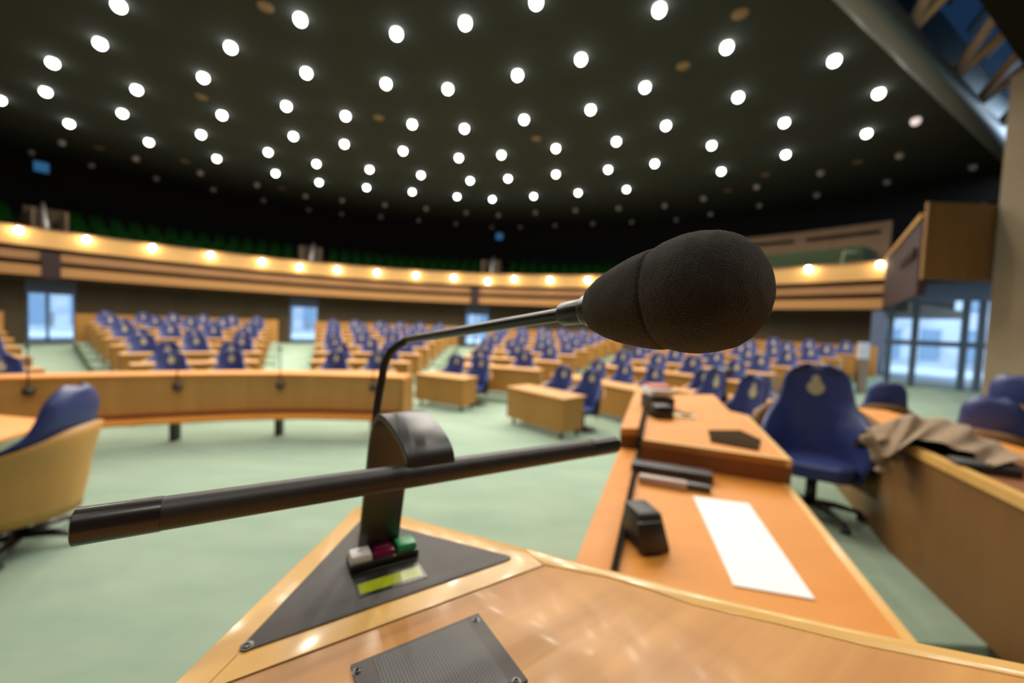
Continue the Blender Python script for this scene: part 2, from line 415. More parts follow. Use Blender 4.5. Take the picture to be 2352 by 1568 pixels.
# side balcony wall, panel box, slab on the right
P0, P1 = (12.9, 13.9), (9.03, 8.9)
struct(MB().seg(P0, P1, .15, 3.0, 4.74).build('wall_side_balcony', 'slot'))
struct(MB().seg(P0, P1, .22, 4.70, 4.80).build('trim_7', 'band'))
struct(MB().box(8.93, 10.45, 8.80, 8.86, 3.33, 5.0).build('wall_side_panel', 'brown'))
struct(MB().box(10.3, 22, 8.9, 9.1, 3.9, 5.0).build('wall_side_upper', 'black_void'))
struct(MB().prism([(9.1, 9.2), (12.9, 13.9), (16.4, 11.75), (16.4, 9.2)], 3.9, 4.1).build('ceiling_side_soffit', 'black_void'))
struct(MB().seg((13.05, 14.0), (16.4, 11.75), .15, 3.85, 5.0).seg((16.4, 11.7), (16.4, 9.1), .15, 3.0, 5.0).build('wall_side_closure', 'black_void'))
struct(MB().seg((13.0, 14.0), (19.3, 17.6), .15, 3.3, 5.0).build('wall_side_return', 'black_void'))
struct(MB().prism([(12.9, 13.9), (19.4, 17.7), (22.5, 14), (23, 8.9), (10.3, 8.9)], 5.0, 5.1).build('ceiling_side_slab', 'black_void'))
# entrance glazing on the right
G0, G1 = Vector((13.02, 13.92)), Vector((16.3, 11.7)); GDv = (G1 - G0).normalized()
g = struct(MB().seg(tuple(G0), tuple(G1), .12, 3.3, 3.9).build('window_3', 'header'))
MB().seg(tuple(G0), tuple(G1), .02, .3, 3.32).build('pane', 'glass', g)
mb = MB()
for px in (2041, 2098, 2212, 2250):
    d = ray(px, 800); n_ = Vector((-GDv.y, GDv.x)); t = (G0.dot(n_)) / (Vector((d.x, d.y)).dot(n_)); p = Vector((d.x, d.y)) * t
    mb.seg(tuple(p - GDv * .08), tuple(p + GDv * .08), .12, .3, 3.32)
mb.seg(tuple(G0), tuple(G1), .1, 1.80, 1.98); mb.seg(tuple(G0), tuple(G1), .1, .3, .42)
mb.build('window_frame', 'mull', g)
struct(MB().seg((12.75, 14.2), (13.05, 13.95), .25, 0, 2.95).build('wall_entrance_return', 'header'))
struct(MB().prism([(12, 15.5), (20, 20), (28, 10), (16.5, 11)], .35, .4).build('exterior_path', 'paving'))

# gallery behind the balcony: stepped floor, green seats, stair posts, exit signs
for k in range(4):
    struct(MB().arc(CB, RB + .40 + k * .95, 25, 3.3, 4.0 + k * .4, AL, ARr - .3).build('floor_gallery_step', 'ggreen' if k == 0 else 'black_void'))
def angp(px): p = on_ring(px, 560, CB, RB + 1); return math.degrees(math.atan2(p.x - CB[0], p.y - CB[1]))
gblocks = [(AL + 2, angp(52), 'leftmost'), (angp(168), angp(678), 'left'), (angp(752), angp(1098), 'middle'), (angp(1162), angp(1640), 'right')]
def make_gseat():
    m = MB(); m.box(-.23, .23, -.25, .2, .38, .5); m.box(-.23, .23, .16, .26, .42, .98); m.box(-.2, .2, -.1, .1, 0, .38)
    return m.build('gallery_chair', 'gseat', bevel=.04)
gs = make_gseat(); gs_used = False
for a0, a1, nm in gblocks:
    for k in range(4):
        R = RB + .9 + k * .95; n = int(R_(a1 - a0) * R / .62)
        if nm == 'leftmost': n = min(n, 12)
        for i in range(n):
            if nm == 'leftmost' : a = a1 - (i + .5) * math.degrees(.62 / R)
            else: a = a0 + (a1 - a0) * (i + .5) / n
            o = gs if not gs_used else gs.copy()
            if gs_used: COL.objects.link(o)
            gs_used = True
            o.location = (CB[0] + R * math.sin(R_(a)), CB[1] + R * math.cos(R_(a)), 4.0 + k * .4)
            o.rotation_euler = (0, 0, -R_(a))
            tag(o, 'dark green public gallery seat, %s row from the front of the %s gallery block' % (ORD[k + 1], nm), 'gallery chair', 'gallery chairs, %s row of the %s block' % (ORD[k + 1], nm))
for px in (109, 714, 1130):
    p = on_ring(px, 560, CB, RB + 4.2); a = math.degrees(math.atan2(p.x - CB[0], p.y - CB[1]))
    struct(MB().arc(CB, RB + 4.2, RB + 4.3, 4.0, 6.2, a - 1.7, a + 1.7, 2).build('wall_gallery_stair', 'darkwall'))
for px, nm in ((109, 'above the leftmost doorway'), (714, 'above the middle doorway'), (1130, 'above the doorway behind the microphone neck')):
    p = on_ring(px, 560, CB, RB + 1.3); q = on_ring(px + (8 if px > 200 else -10), 500, CB, RB + 3.6)
    h = empty('stair_handrail', (p.x, p.y, 4.0), 'pale metal stair handrail in the gallery gap ' + nm, 'handrail')
    top = [Vector((p.x, p.y, 5.0)), Vector((q.x, q.y, 6.3))]
    MB().tube(top, .06, 8).build('rail', 'grey', h, smooth=True)
    for t in (0, .5, 1):
        b = top[0].lerp(top[1], t); MB().tube([(b.x, b.y, 4.0 + .9 * t), b], .05, 8).build('post', 'grey', h, smooth=True)
    for s_ in (-1, 1):
        a = math.degrees(math.atan2(p.x - CB[0], p.y - CB[1])) + s_ * 1.3
        struct(MB().arc(CB, RB + .5, RB + 4.2, 4.0, 5.6, a - .12, a + .12, 1).build('wall_gallery_stair', 'darkwall'))
for px, py, nm in ((95, 384, 'above the leftmost gallery stair'), (1147, 543, 'above the gallery stair right of centre')):
    p = on_ring(px, py, CB, 23.2); a = math.atan2(p.x - CB[0], p.y - CB[1]); s_ = MB()
    e = empty('exit_sign', p, 'small blue lit sign hanging in the dark ' + nm, 'sign')
    d = Vector((math.cos(a), -math.sin(a))) * .22
    MB().seg((p.x - d.x, p.y - d.y), (p.x + d.x, p.y + d.y), .08, p.z - .2, p.z + .22).build('light_box', 'bsign', e)
    MB().tube([(p.x, p.y, p.z + .22), (p.x, p.y, ZC)], .015, 6).build('hanger', 'black', e)
# wooden booth at the right of the gallery, seen past the foam
A0, A1 = angp(1640), angp(2012)
bo = empty('gallery_booth', on_ring(1850, 560, CB, RB + 2), 'wooden gallery booth with two dark slots, right of the microphone foam', 'booth')
MB().arc(CB, RB + 2.6, RB + 2.8, 4.4, 6.75, A0, A1).build('booth_wall', 'sidewood', bo)
MB().arc(CB, RB + 2.52, RB + 2.62, 6.3, 6.42, A0 + .6, A0 + (A1 - A0) * .49).build('slot', 'black_void', bo)
MB().arc(CB, RB + 2.52, RB + 2.62, 6.3, 6.42, A0 + (A1 - A0) * .56, A1 - .8).build('slot', 'black_void', bo)
MB().arc(CB, RB + .9, RB + 2.6, 4.4, 5.55, A0, A1 - 1).build('green_bench', 'ggreen', bo)
c = on_ring(1945, 585, CB, RB + .68)
wc = empty('folding_chair', (c.x, c.y, 4.0), 'grey tubular chair standing in front of the wooden gallery booth', 'chair')
for dx in (-.3, .3):
    MB().tube([(c.x + dx, c.y, 4.0), (c.x + dx + .1, c.y - .1, 5.3)], .03, 6).build('leg', 'grey', wc)
MB().tube([(c.x - .2, c.y - .1, 5.3), (c.x + .4, c.y - .1, 5.3)], .03, 6).build('backrest', 'grey', wc)
MB().box(c.x - .3, c.x + .3, c.y - .25, c.y + .15, 4.45, 4.5).build('seat', 'grey', wc)

# ================================================================== CEILING LAMPS
def make_lamp(kind):
    e = empty('ceiling_light', (0, 0, 0), 'x', 'ceiling light')
    MB().lathe((0, 0, 0), [(.10, -.001), (.15, -.001), (.15, -.008), (.115, -.012), (.10, -.008)], 20).build('trim_ring', 'ring', e)
    MB().sphere((0, 0, -.085), .125, 16, 10).build('bulb', {'lit': 'bulb', 'dim': 'bulb_dim', 'unlit': 'unlit'}[kind], e, smooth=True)
    return e
LD_ = bpy.data.lights.new('downlight', 'SPOT'); LD_.energy = LAMP_W; LD_.spot_size = R_(150); LD_.spot_blend = .6; LD_.shadow_soft_size = .09; LD_.color = (1.0, .93, .82)
ARCS = [
 [(159,279),(342,322),(498,360),(633,394),(733,415),(842,427),(947,437),(1050,448),(1131,454),(1226,447),(1328,439),(1439,431),(1657,389),(1805,350),(1991,301)],
 [(0,224),(105,205),(281,255),(462,304),(616,345),(727,372),(849,385),(967,398),(1080,411),(1167,406),(1277,396),(1397,385),(1504,371),(1635,329),(1802,276),(2019,208)],
 [(121,138),(314,200),(510,259),(674,308),(791,326),(926,342),(1054,358),(1152,351),(1277,336),(1416,320),(1530,283),(1696,217),(1917,132)],
 [(230,93),(467,172),(658,238),(794,261),(947,280),(1067,290),(1204,269),(1357,246),(1482,194),(1670,101)],
 [(273,5),(530,102),(704,161),(887,186),(1029,198),(1189,166),(1335,129),(1515,14)],
 [(690,37),(911,70),(1069,45),(1232,-4)]]
U_ARCS = [
 [(142,323),(312,360),(460,393),(590,421),(702,447),(786,457),(884,467),(979,476),(1071,485),(1145,491),(1230,485),(1322,480),(1421,475),(1527,469),(1616,452),(1738,425),(1885,393),(2067,352)],
 [(72,346),(210,376),(359,406),(490,432),(605,457),(709,479),(785,488),(875,495),(962,504),(1047,511),(1130,519),(1195,519),(1275,515),(1361,511),(1451,507),(1553,502),(1632,489),(1744,469),(1876,444),(2038,414),(2235,379)]]
lit0 = make_lamp('lit'); un0 = make_lamp('unlit'); dim0 = make_lamp('dim')
used = set()
def place_lamp(proto, p, label, group, light=True):
    o = proto if proto.name not in used else dup(proto)
    used.add(proto.name); o.location = p; tag(o, label, 'ceiling light', group)
    if light:
        l = bpy.data.objects.new('downlight', LD_); COL.objects.link(l); l.parent = o; l.location = (0, 0, -.32)
    return o
# lit0 must be copied clean (before its light is added), so place the prototype last
place = []
for k, arc in enumerate(ARCS):
    for i, (x, y) in enumerate(arc):
        place.append((at(x, y, ZC), 'lit round downlight, %s from left in the %s lit arc counted from the balcony' % (ORD[i + 1], ORD[k + 1]), 'lit ceiling downlights, arc %d' % (k + 1)))
# downlights added out of frame, above and behind the camera, to brighten the foreground
CEILING_FILL = [(-3.5, 5.6, 9.0), (.2, 6.3, 9.0), (-7.5, 5.0, 9.0), (2.2, 7.2, 9.0)]
SOFFIT_FILL = [(-1.6, -.6, 7.6), (.9, -1.2, 7.6), (3.2, .6, 7.6), (-3.6, .2, 7.6), (1.6, 1.6, 7.6), (4.8, 2.6, 7.6), (-.6, -3, 7.6), (6.5, 4.0, 7.6)]
for p in SOFFIT_FILL: place.append((Vector(p), 'added fill downlight, out of frame, in the lower dark soffit over the rostrum', 'added fill downlights in the lower soffit'))
for p in CEILING_FILL: place.append((Vector(p), 'added fill downlight, out of frame, in the dark ceiling above the lectern', 'added fill downlights above the lectern'))
LS_ = LD_.copy(); LS_.energy = LAMP_W * .40
for n_, (p, lb, gr) in enumerate(place[1:]):
    o = dup(lit0); o.location = p; tag(o, lb, 'ceiling light', gr)
    l = bpy.data.objects.new('downlight', LS_ if p.z < 8 else LD_); COL.objects.link(l); l.parent = o; l.location = (0, 0, -.32)
p, lb, gr = place[0]; lit0.location = p; tag(lit0, lb, 'ceiling light', gr)
l = bpy.data.objects.new('downlight', LD_); COL.objects.link(l); l.parent = lit0; l.location = (0, 0, -.32)
for k, arc in enumerate(U_ARCS):
    for i, (x, y) in enumerate(arc):
        place_lamp(un0, at(x, y, ZC), 'unlit grey downlight, %s from left in the %s unlit arc near the balcony' % (ORD[i + 1], ('inner', 'outermost')[k]), 'unlit ceiling downlights', False)
place_lamp(dim0, at(2104, 272, ZC), 'dim pinkish downlight beside the grey roof beam at upper right', None, False)
sp0 = None
for i, (x, y) in enumerate([(610,15),(463,222),(870,270),(1232,318),(1569,151),(1700,31),(1970,372),(1758,401),(1671,437),(228,340),(425,370),(648,433)]):
    if sp0 is None:
        o = sp0 = MB().lathe((0, 0, 0), [(.17, 0), (.17, -.012), (.13, -.02), (.001, -.024)], 20).build('ceiling_speaker', 'speaker')
    else: o = sp0.copy(); COL.objects.link(o)
    near = ['at the top edge left of centre', 'between the upper-left lit lamps', 'left of centre among the lit lamps', 'just right of the middle of the lit lamps', 'upper right, largest of all', 'at the top edge right of centre',
            'farthest right near the unlit arcs', 'between unlit lamps right of the foam', 'above the right of the foam', 'farthest left near the unlit arcs', 'second from left near the unlit arcs', 'third from left near the unlit arcs'][i]
    o.location = at(x, y, ZC); tag(o, 'flat brown round ceiling speaker, ' + near, 'ceiling speaker', 'ceiling speakers')
# globes on the balcony front
BL = [(43,529),(199,550),(350,569),(484,586),(602,601),(688,613),(775,619),(866,626),(955,632),(1042,638),(1120,646),(1181,641),(1263,643),(1350,643),(1441,640),(1857,618),(2022,608)]
bl0 = None
for i, (x, y) in enumerate(BL):
    p = on_ring(x, y, CB, RB - .22); a = math.atan2(p.x - CB[0], p.y - CB[1])
    if bl0 is None:
        bl0 = empty('balcony_lamp', p, 'x', 'lamp')
        q = MB().sphere((0, 0, 0), .10, 14, 10); q.v = [(v[0] + p.x, v[1] + p.y, v[2] + p.z) for v in q.v]; q.build('globe', 'globe', bl0, smooth=True)
        q = MB().box(-.02, .02, .09, .23, -.02, .02).lathe((0, 0, 0), [(.03, .09), (.05, .13), (.02, .15)], 12); q.v = [(v[0] + p.x, v[1] + p.y, v[2] + p.z) for v in q.v]; q.build('bracket', 'black', bl0)
        o = bl0
    else: o = dup(bl0)
    o.location = p; o.rotation_euler = (0, 0, -a)
    tag(o, 'glowing globe lamp on the balcony front, %s from the left' % ORD[i + 1], 'lamp', 'balcony front lamps')

# ================================================================== CHAIRS
def lerp_tab(tab, t):
    for i in range(len(tab) - 1):
        if t <= tab[i + 1][0]:
            k = (t - tab[i][0]) / (tab[i + 1][0] - tab[i][0]); return tab[i][1] + (tab[i + 1][1] - tab[i][1]) * k
    return tab[-1][1]
WT = [(0, .27), (.2, .31), (.42, .31), (.52, .285), (.62, .235), (.74, .212), (.86, .200), (.93, .172), (.97, .125), (1, .05)]
WR = [(0, .36), (.3, .42), (.42, .36), (.52, .20), (.62, .09), (.8, .06), (1, .05)]
def sm(tab, t, w=.04): return (lerp_tab(tab, max(0, t - w)) + 2 * lerp_tab(tab, t) + lerp_tab(tab, min(1, t + w))) / 4
def back_fn(u, v):
    z = .36 + .92 * v; nr = .88 + .12 * min(1, v / .34)
    return Vector((nr * sm(WT, v, .02) * (u if v > .5 else math.copysign(abs(u) ** .9, u)), .21 + .11 * v - sm(WR, v) * nr * abs(u) ** 2.2, z))
def shell_fn(u, v):
    zt = .40 + .58 * v                     # outer wooden bucket, lower at the arms
    vv = (zt - .36) / .92; top = 1 - .22 * abs(u) ** 3
    z = .27 + (.98 - .27) * v * top
    vv = max(0, min(1, (z - .36) / .92))
    w = sm(WT, vv, .02) * (1.0 - .10 * (1 - v)) + .095
    return Vector((w * u, .21 + .11 * vv - sm(WR, vv) * abs(u) ** 2.2 * 1.05 + .07, z))
def crest_pts():
    P = [(0, .105), (.014, .100), (.03, .068), (.028, .052), (.020, .045), (.036, .036), (.052, .012), (.056, -.02), (.046, -.05), (.024, -.072), (0, -.085)]
    return P + [(-x, z) for x, z in P[-2:0:-1]]
def make_chair(shellmat='panel2', detail=True, loc=(0, 0, 0)):
    e = empty('swivel_chair', (0, 0, 0), 'x', 'chair')
    nu, nv = (18, 20) if detail else (10, 12)
    MB().shell(back_fn, nu, nv, .055).build('backrest', 'blue', e, smooth=True)
    MB().shell(shell_fn, nu, 8, .02).build('outer_shell', shellmat, e, smooth=True)
    m = MB(); P = []
    for k in range(24):
        a = 2 * math.pi * k / 24; c, s_ = math.cos(a), math.sin(a); P.append((.235 * abs(c) ** .6 * (1 if c > 0 else -1), -.01 + .225 * abs(s_) ** .6 * (1 if s_ > 0 else -1)))
    m.prism(P, .36, .49); m.build('seat', 'blue', e, bevel=.035, seg=3)
    m = MB()
    cp = crest_pts(); yc = .21 + .11 * .80 - .02
    vs = [(x, .21 + .11 * (1.08 + z - .36) / .92 - .014, 1.08 + z) for x, z in cp]; vs2 = [(x, y + .03, z) for x, y, z in vs]; n = len(vs)
    m.add(vs + vs2, [tuple(range(n)), tuple(range(2 * n - 1, n - 1, -1))] + [(i, (i + 1) % n, n + (i + 1) % n, n + i) for i in range(n)])
    m.build('crest', 'crest', e)
    MB().tube([(0, 0, .07), (0, 0, .37)], .035, 10).build('pedestal', 'black', e, smooth=True)
    if detail:
        sb = MB()
        for k in range(5):
            a = 2 * math.pi * k / 5 + .3; sb.tube([(0, 0, .10), (.15 * math.cos(a), .15 * math.sin(a), .10), (.31 * math.cos(a), .31 * math.sin(a), .065)], [.035, .03, .018], 8)
        sb.build('star_base', 'black', e, smooth=True)
        for k in range(5):
            a = 2 * math.pi * k / 5 + .3; x, y = .31 * math.cos(a), .31 * math.sin(a)
            MB().tube([(x - .025, y, .028), (x + .025, y, .028)], .028, 10).build('caster', 'black', e, smooth=True)
    else:
        MB().lathe((0, 0, 0), [(.26, 0), (.26, .02), (.08, .06), (.03, .09)], 16).build('base', 'black', e, smooth=True)
    return e
big = make_chair('brown', True); big.scale = (1.2, 1.12, 1.0)
big.location = (2.66, 3.42, .45); big.rotation_euler = (0, 0, R_(-34))
tag(big, 'large blue leather armchair with gold crest behind the raised desk, facing the camera', 'chair')
def ch(x, y, z, rz, sc, label):
    o = dup(big, (x, y, z), R_(rz), sc, label); return o
# left chair by the side table
lc = make_chair('panel', True); lc.location = (-3.98, 3.2, 0); lc.rotation_euler = (0, 0, R_(-74)); lc.scale = (1.3, 1.25, 1.04)
tag(lc, 'blue chair with curved wooden outer shell on casters, at the left edge', 'chair')
ch(2.35, 4.15, .45, -75, .86, 'blue chair turned sideways behind the raised desk, nearer of the two')
ch(2.30, 4.85, .45, -80, .86, 'blue chair turned sideways behind the raised desk, farther of the two')
ch(4.45, 4.75, .45, 150, .82, 'blue chair seen from behind between the large armchair and the right glass entrance')
ch(4.15, 3.35, .45, 120, .86, 'blue chair behind the beige coat on the right')
ch(5.55, 4.25, .45, 110, .95, 'dark blue chair cut off by the right edge against the concrete wall')

# member seating: desk rows on low tiers
row_chair = make_chair('panel2', False)
rc_used = False
def place_row_chair(x, y, z, rz, label, group):
    global rc_used
    o = row_chair if not rc_used else dup(row_chair); rc_used = True
    o.location = (x, y, z); o.rotation_euler = (0, 0, rz); o.scale = (1.05, .95, .9)
    tag(o, label, 'chair', group)
def desk_row(R, a0, a1, z, label, group):
    am = R_((a0 + a1) / 2)
    e = empty('desk_row', (CS[0] + R * math.sin(am), CS[1] + R * math.cos(am), z), label, 'desk', group)
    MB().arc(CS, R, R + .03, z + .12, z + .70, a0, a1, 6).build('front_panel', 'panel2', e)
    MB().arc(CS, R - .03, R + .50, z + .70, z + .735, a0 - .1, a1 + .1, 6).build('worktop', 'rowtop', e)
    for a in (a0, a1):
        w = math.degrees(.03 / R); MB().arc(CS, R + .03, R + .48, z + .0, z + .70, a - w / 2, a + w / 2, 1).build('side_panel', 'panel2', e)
    return e
SECT = [(-79, -55.8, 'far-left', 0), (-50.6, -29.6, 'left', 0), (-24.6, -2.2, 'centre-left', 0), (3.2, 25.2, 'centre-right', 1), (29.2, 55, 'right', 2)]
R0, DR = 5.75, 1.5
for a0, a1, nm, k0 in SECT:
    tiers = MB()
    for k in range(k0, 8):
        R = R0 + DR * k; z = .02 + .095 * k + hz(R) * 0
        z = max(z, hz(R + 1.2) + .01)
        inset = math.degrees(.25 / R)
        tiers.arc(CS, R - .35, R0 + DR * 8 + .9 if k == 7 else R + DR - .35, -.1, z, a0, a1)
        ord_ = ORD[k - k0 + 1]
        e = desk_row(R, a0 + inset, a1 - inset, z, 'curved oak desk row, %s from the front in the %s seating block' % (ord_, nm), 'desk rows of the %s block' % nm)
        n = max(2, int(R_(a1 - a0) * R / .98))
        for i in range(n):
            a = a0 + inset + (a1 - a0 - 2 * inset) * (i + .5) / n; Rc = R + .62
            place_row_chair(CS[0] + Rc * math.sin(R_(a)), CS[1] + Rc * math.cos(R_(a)), z, -R_(a) + random.uniform(-.25, .25),
                            'blue crested chair, %s from left in the %s row of the %s desk block' % (ORD[i + 1], ord_, nm), 'chairs of the %s desk block' % nm)
    struct(tiers.build('floor_tier', 'carpet'))
    zt = .02 + .095 * 7
    w = MB().arc(CS, R0 + DR * 8 - .25, R0 + DR * 8 - .15, .2, 1.72, a0, a1)
    struct(w.build('trim_8', 'panel2'))
# two-seat desks standing free on the hall carpet
def free_desk(a, b, depth, ztop, label, chairs):
    a, b = Vector(a), Vector(b); d = (b - a).normalized(); n = Vector((-d.y, d.x))
    if n.y < 0: n = -n
    m = (a + b) / 2; e = empty('member_desk', (m.x, m.y, 0), label, 'desk')
    MB().seg(tuple(a + n * .015), tuple(b + n * .015), .03, .14, ztop - .03).build('front_panel', 'panel2', e)
    MB().prism([tuple(a - d * .02 - n * .02), tuple(b + d * .02 - n * .02), tuple(b + d * .02 + n * depth), tuple(a - d * .02 + n * depth)], ztop - .03, ztop).build('worktop', 'rowtop', e)
    for p in (a + d * .015, b - d * .015): MB().seg(tuple(p + n * .03), tuple(p + n * (depth - .05)), .03, .14, ztop - .03).build('side_panel', 'panel2', e)
    for p in (a + d * .1, b - d * .1):
        for t in (.1, depth - .1): q = p + n * t; MB().tube([(q.x, q.y, .0), (q.x, q.y, .15)], .03, 8).build('leg', 'black', e)
    for t, lb in chairs:
        q = a + (b - a) * t + n * (depth + .33); place_row_chair(q.x, q.y, 0, math.atan2(d.y, d.x) + .1, lb, None)
free_desk(at(1163, 972, 0).xy, at(1290, 1013, 0).xy, .62, .74, 'two-seat oak desk standing nearest, centre, on green carpet', [(.3, 'blue chair behind the left half of the nearest two-seat desk'), (.8, 'blue chair behind the right half of the nearest two-seat desk')])
free_desk(at(953, 930, 0).xy, at(1062, 948, 0).xy, .6, .74, 'two-seat oak desk just right of the long curved counter', [(.25, 'blue chair behind the left of the desk next to the long counter'), (.8, 'blue chair behind the right of the desk next to the long counter')])
free_desk((1.0, 10.0), (2.62, 7.75), .6, .76, 'long angled oak desk behind the nearest two-seat desk', [(.2, 'blue chair at the far end of the long angled desk'), (.5, 'blue chair at the middle of the long angled desk'), (.8, 'blue chair at the near end of the long angled desk')])
free_desk((3.2, 8.2), (5.2, 6.6), .55, .76, 'oak desk beyond the raised desk, right of the angled desk', [(.2, 'blue chair at the left of the oak desk beyond the raised desk'), (.6, 'blue chair at the right of the oak desk beyond the raised desk')])
# grey post with a pale top near the right glass entrance
p = at(1973, 905, .25); e = empty('information_post', (p.x, p.y, .0), 'grey post with pale pink panel at the right end of the seating', 'post')
MB().seg((p.x - .13, p.y), (p.x + .13, p.y), .2, .05, 1.35).build('post', 'sidewood', e)
MB().seg((p.x - .14, p.y - .03), (p.x + .14, p.y - .03), .12, 1.35, 1.85).build('panel', 'unlit', e)
bag = MB().sphere((0, 0, .16), .16, 12, 8, .7).tube([(-.08, 0, .24), (-.05, 0, .36), (.05, 0, .36), (.08, 0, .24)], .012, 8)
o = bag.build('bag', 'black', smooth=True); o.location = tuple(at(1668, 868, .95)); o.location.z = .93
tag(o, 'small black bag lying on a desk of the right block', 'bag')

# long curved counter at left with interruption microphones
cp = cat_pts([(-11.5, 2.0, 0), (-9.2, 3.4, 0), (-6.66, 5.16, 0), (-5.14, 6.0, 0), (-3.81, 6.50, 0), (-2.6, 6.66, 0), (-1.80, 6.66, 0)], 6)
def offs(pl, d):
    out = []
    for i, p in enumerate(pl):
        t = (pl[min(i + 1, len(pl) - 1)] - pl[max(i - 1, 0)]).normalized(); out.append(Vector((p.x - t.y * d, p.y + t.x * d, 0)))
    return out
def ribbon(pl, d0, d1, z0, z1):
    A, B = offs(pl, d0), offs(pl, d1); m = MB(); n = len(pl); vs = []
    for a, b in zip(A, B): vs += [(a.x, a.y, z0), (b.x, b.y, z0), (b.x, b.y, z1), (a.x, a.y, z1)]
    fs = [(0, 1, 2, 3), (4 * n - 1, 4 * n - 2, 4 * n - 3, 4 * n - 4)]
    for i in range(n - 1):
        for k in range(4): fs.append((4 * i + k, 4 * i + 4 + k, 4 * i + 4 + (k + 1) % 4, 4 * i + (k + 1) % 4))
    return m.add(vs, fs)
e = empty('curved_counter', (-4.5, 6.2, 0), 'long curved oak counter on black legs across the left middle', 'counter')
ribbon(cp, 0, .04, .44, .985).build('front_panel', 'panel', e)
ribbon(cp, -.02, .46, .985, 1.02).build('counter_top', 'desk', e)
ribbon(cp, -.30, .04, .33, .37).build('lower_shelf', 'desk', e)
ribbon(cp, .0, .03, .37, .44).build('plinth', 'redwood', e)
endp = cp[-1]; MB().seg((endp.x + .02, endp.y - .1), (endp.x + .05, endp.y + .45), .03, .36, 1.0).build('end_panel', 'panel2', e)
for px, py in ((150, 1040), (402, 1010), (641, 998), (858, 990)):
    q = at(px, py, 0); MB().box(q.x - .05, q.x + .05, q.y - .05, q.y + .05, 0, .34).build('leg', 'black', e)
for i, (px, py) in enumerate([(65, 903), (407, 886), (643, 886), (857, 884)]):
    best = min(cp, key=lambda c: abs(math.atan2(c.x, c.y) - math.atan2(ray(px, py).x, ray(px, py).y)))
    q = None; a = math.atan2(ray(px, py).x, ray(px, py).y)
    for j in range(len(cp) - 1):
        a0, a1 = math.atan2(cp[j].x, cp[j].y), math.atan2(cp[j + 1].x, cp[j + 1].y)
        if a0 <= a <= a1: q = cp[j].lerp(cp[j + 1], (a - a0) / (a1 - a0)); break
    q = q or best; out = Vector((-q.x, -q.y, 0)).normalized() * .07
    b = Vector((q.x, q.y, .84)) + out
    e = empty('interruption_microphone', b, 'thin black gooseneck microphone clipped to the curved counter, %s from the left' % ORD[i + 1], 'microphone', 'microphones on the curved counter')
    MB().sphere(b, .065, 12, 8).build('base', 'black', e, smooth=True)
    MB().tube([b, b + out * .3 + Vector((0, 0, .3)), b + Vector((0, 0, .58))], .009, 8).build('gooseneck', 'black', e, smooth=True)
    MB().sphere(b + Vector((0, 0, .60)), .022, 10, 6, 1.6).build('head', 'black', e, smooth=True)
# side table at the left edge
e = empty('side_table', (-4.4, 3.7, 0), 'orange-topped table at the left edge beside the shell chair', 'table')
tp = [(-7.2, 4.6), (-5.1, 4.3), (-4.75, 4.0), (-4.6, 3.4), (-4.9, 2.6), (-7.2, 2.4)]
MB().prism(tp, .72, .755).build('tabletop', 'desk', e, bevel=.008)
MB().prism([(-7.1, 4.3), (-5.3, 4.1), (-5.1, 3.3), (-5.3, 2.75), (-7.1, 2.6)], 0, .72).build('body', 'panel', e)

# ================================================================== ROSTRUM (right)
ZR = .45
pod = [(1.15, 1.98), (2.60, 1.97), (2.60, 1.8), (7.5, 1.6), (8.5, 6.2), (2.5, 6.4), (1.6, 3.4)]
struct(MB().prism(pod, 0, ZR).build('floor_rostrum', 'carpet', bevel=.01))
# lower writing desk
Z1, Z2 = 1.30, 1.415
def ext(p, q, k): return q + (q - p) * k
a = at(1474, 1035, Z1); a_n = at(1421, 1303, Z1); c = at(2100, 1470, Z1); b = at(1812, 1113, Z1)
a_e = ext(a, a_n, .55); c_e = ext(b, c, .22)
e = empty('writing_desk', (b.x, b.y, 0), 'orange beech writing desk beside the lectern with white sheet on it', 'desk')
body = [a.xy, b.xy, c_e.xy, a_e.xy]
MB().prism([tuple(p) for p in body], Z1 - .035, Z1).build('desktop', 'desk', e)
n_ = Vector(((c - b).y, -(c - b).x, 0)).normalized()
if n_.x > 0: n_ = -n_
MB().prism([tuple(b.xy), tuple(c_e.xy), tuple((c_e + n_ * .028).xy), tuple((b + n_ * .028).xy)], Z1 - .04, Z1 + .003).build('edge_strip', 'edge', e)
MB().prism([tuple((p + (Vector(((a.x + c_e.x) / 2, (a.y + c_e.y) / 2)) - p) * .12)) for p in body], .0, Z1 - .035).build('body', 'panel', e)
# raised desk
up = [(1474, 1010), (1820, 1059), (1718, 954), (1700, 949), (1676, 944), (1639, 906), (1540, 906), (1497, 893)]
ups = [at(x, y, Z2) for x, y in up]
e = empty('raised_desk', (ups[1].x, ups[1].y, 0), 'raised orange desk block with bent right edge, beyond the white sheet', 'desk')
MB().prism([tuple(p.xy) for p in ups], Z2 - .03, Z2).build('desktop', 'desk', e)
MB().prism([tuple(p.xy) for p in ups], Z1 - .1, Z2 - .03).build('front_panel', 'redwood', e)
def inset_strip(p, q, w, side):
    n = Vector(((q - p).y, -(q - p).x, 0)).normalized() * w * side; return [tuple(p.xy), tuple(q.xy), tuple((q + n).xy), tuple((p + n).xy)]
MB().prism(inset_strip(ups[0], ups[1], .025, -1), Z2 - .031, Z2 + .003).build('edge_strip', 'edge', e)
MB().prism(inset_strip(ups[1], ups[2], .025, -1), Z2 - .031, Z2 + .0032).build('edge_strip', 'edge', e)
cen = Vector((sum(p.x for p in ups) / 8, sum(p.y for p in ups) / 8))
MB().prism([tuple(p.xy + (cen - p.xy) * .2) for p in ups], 0, Z1 - .1).build('body', 'panel', e)
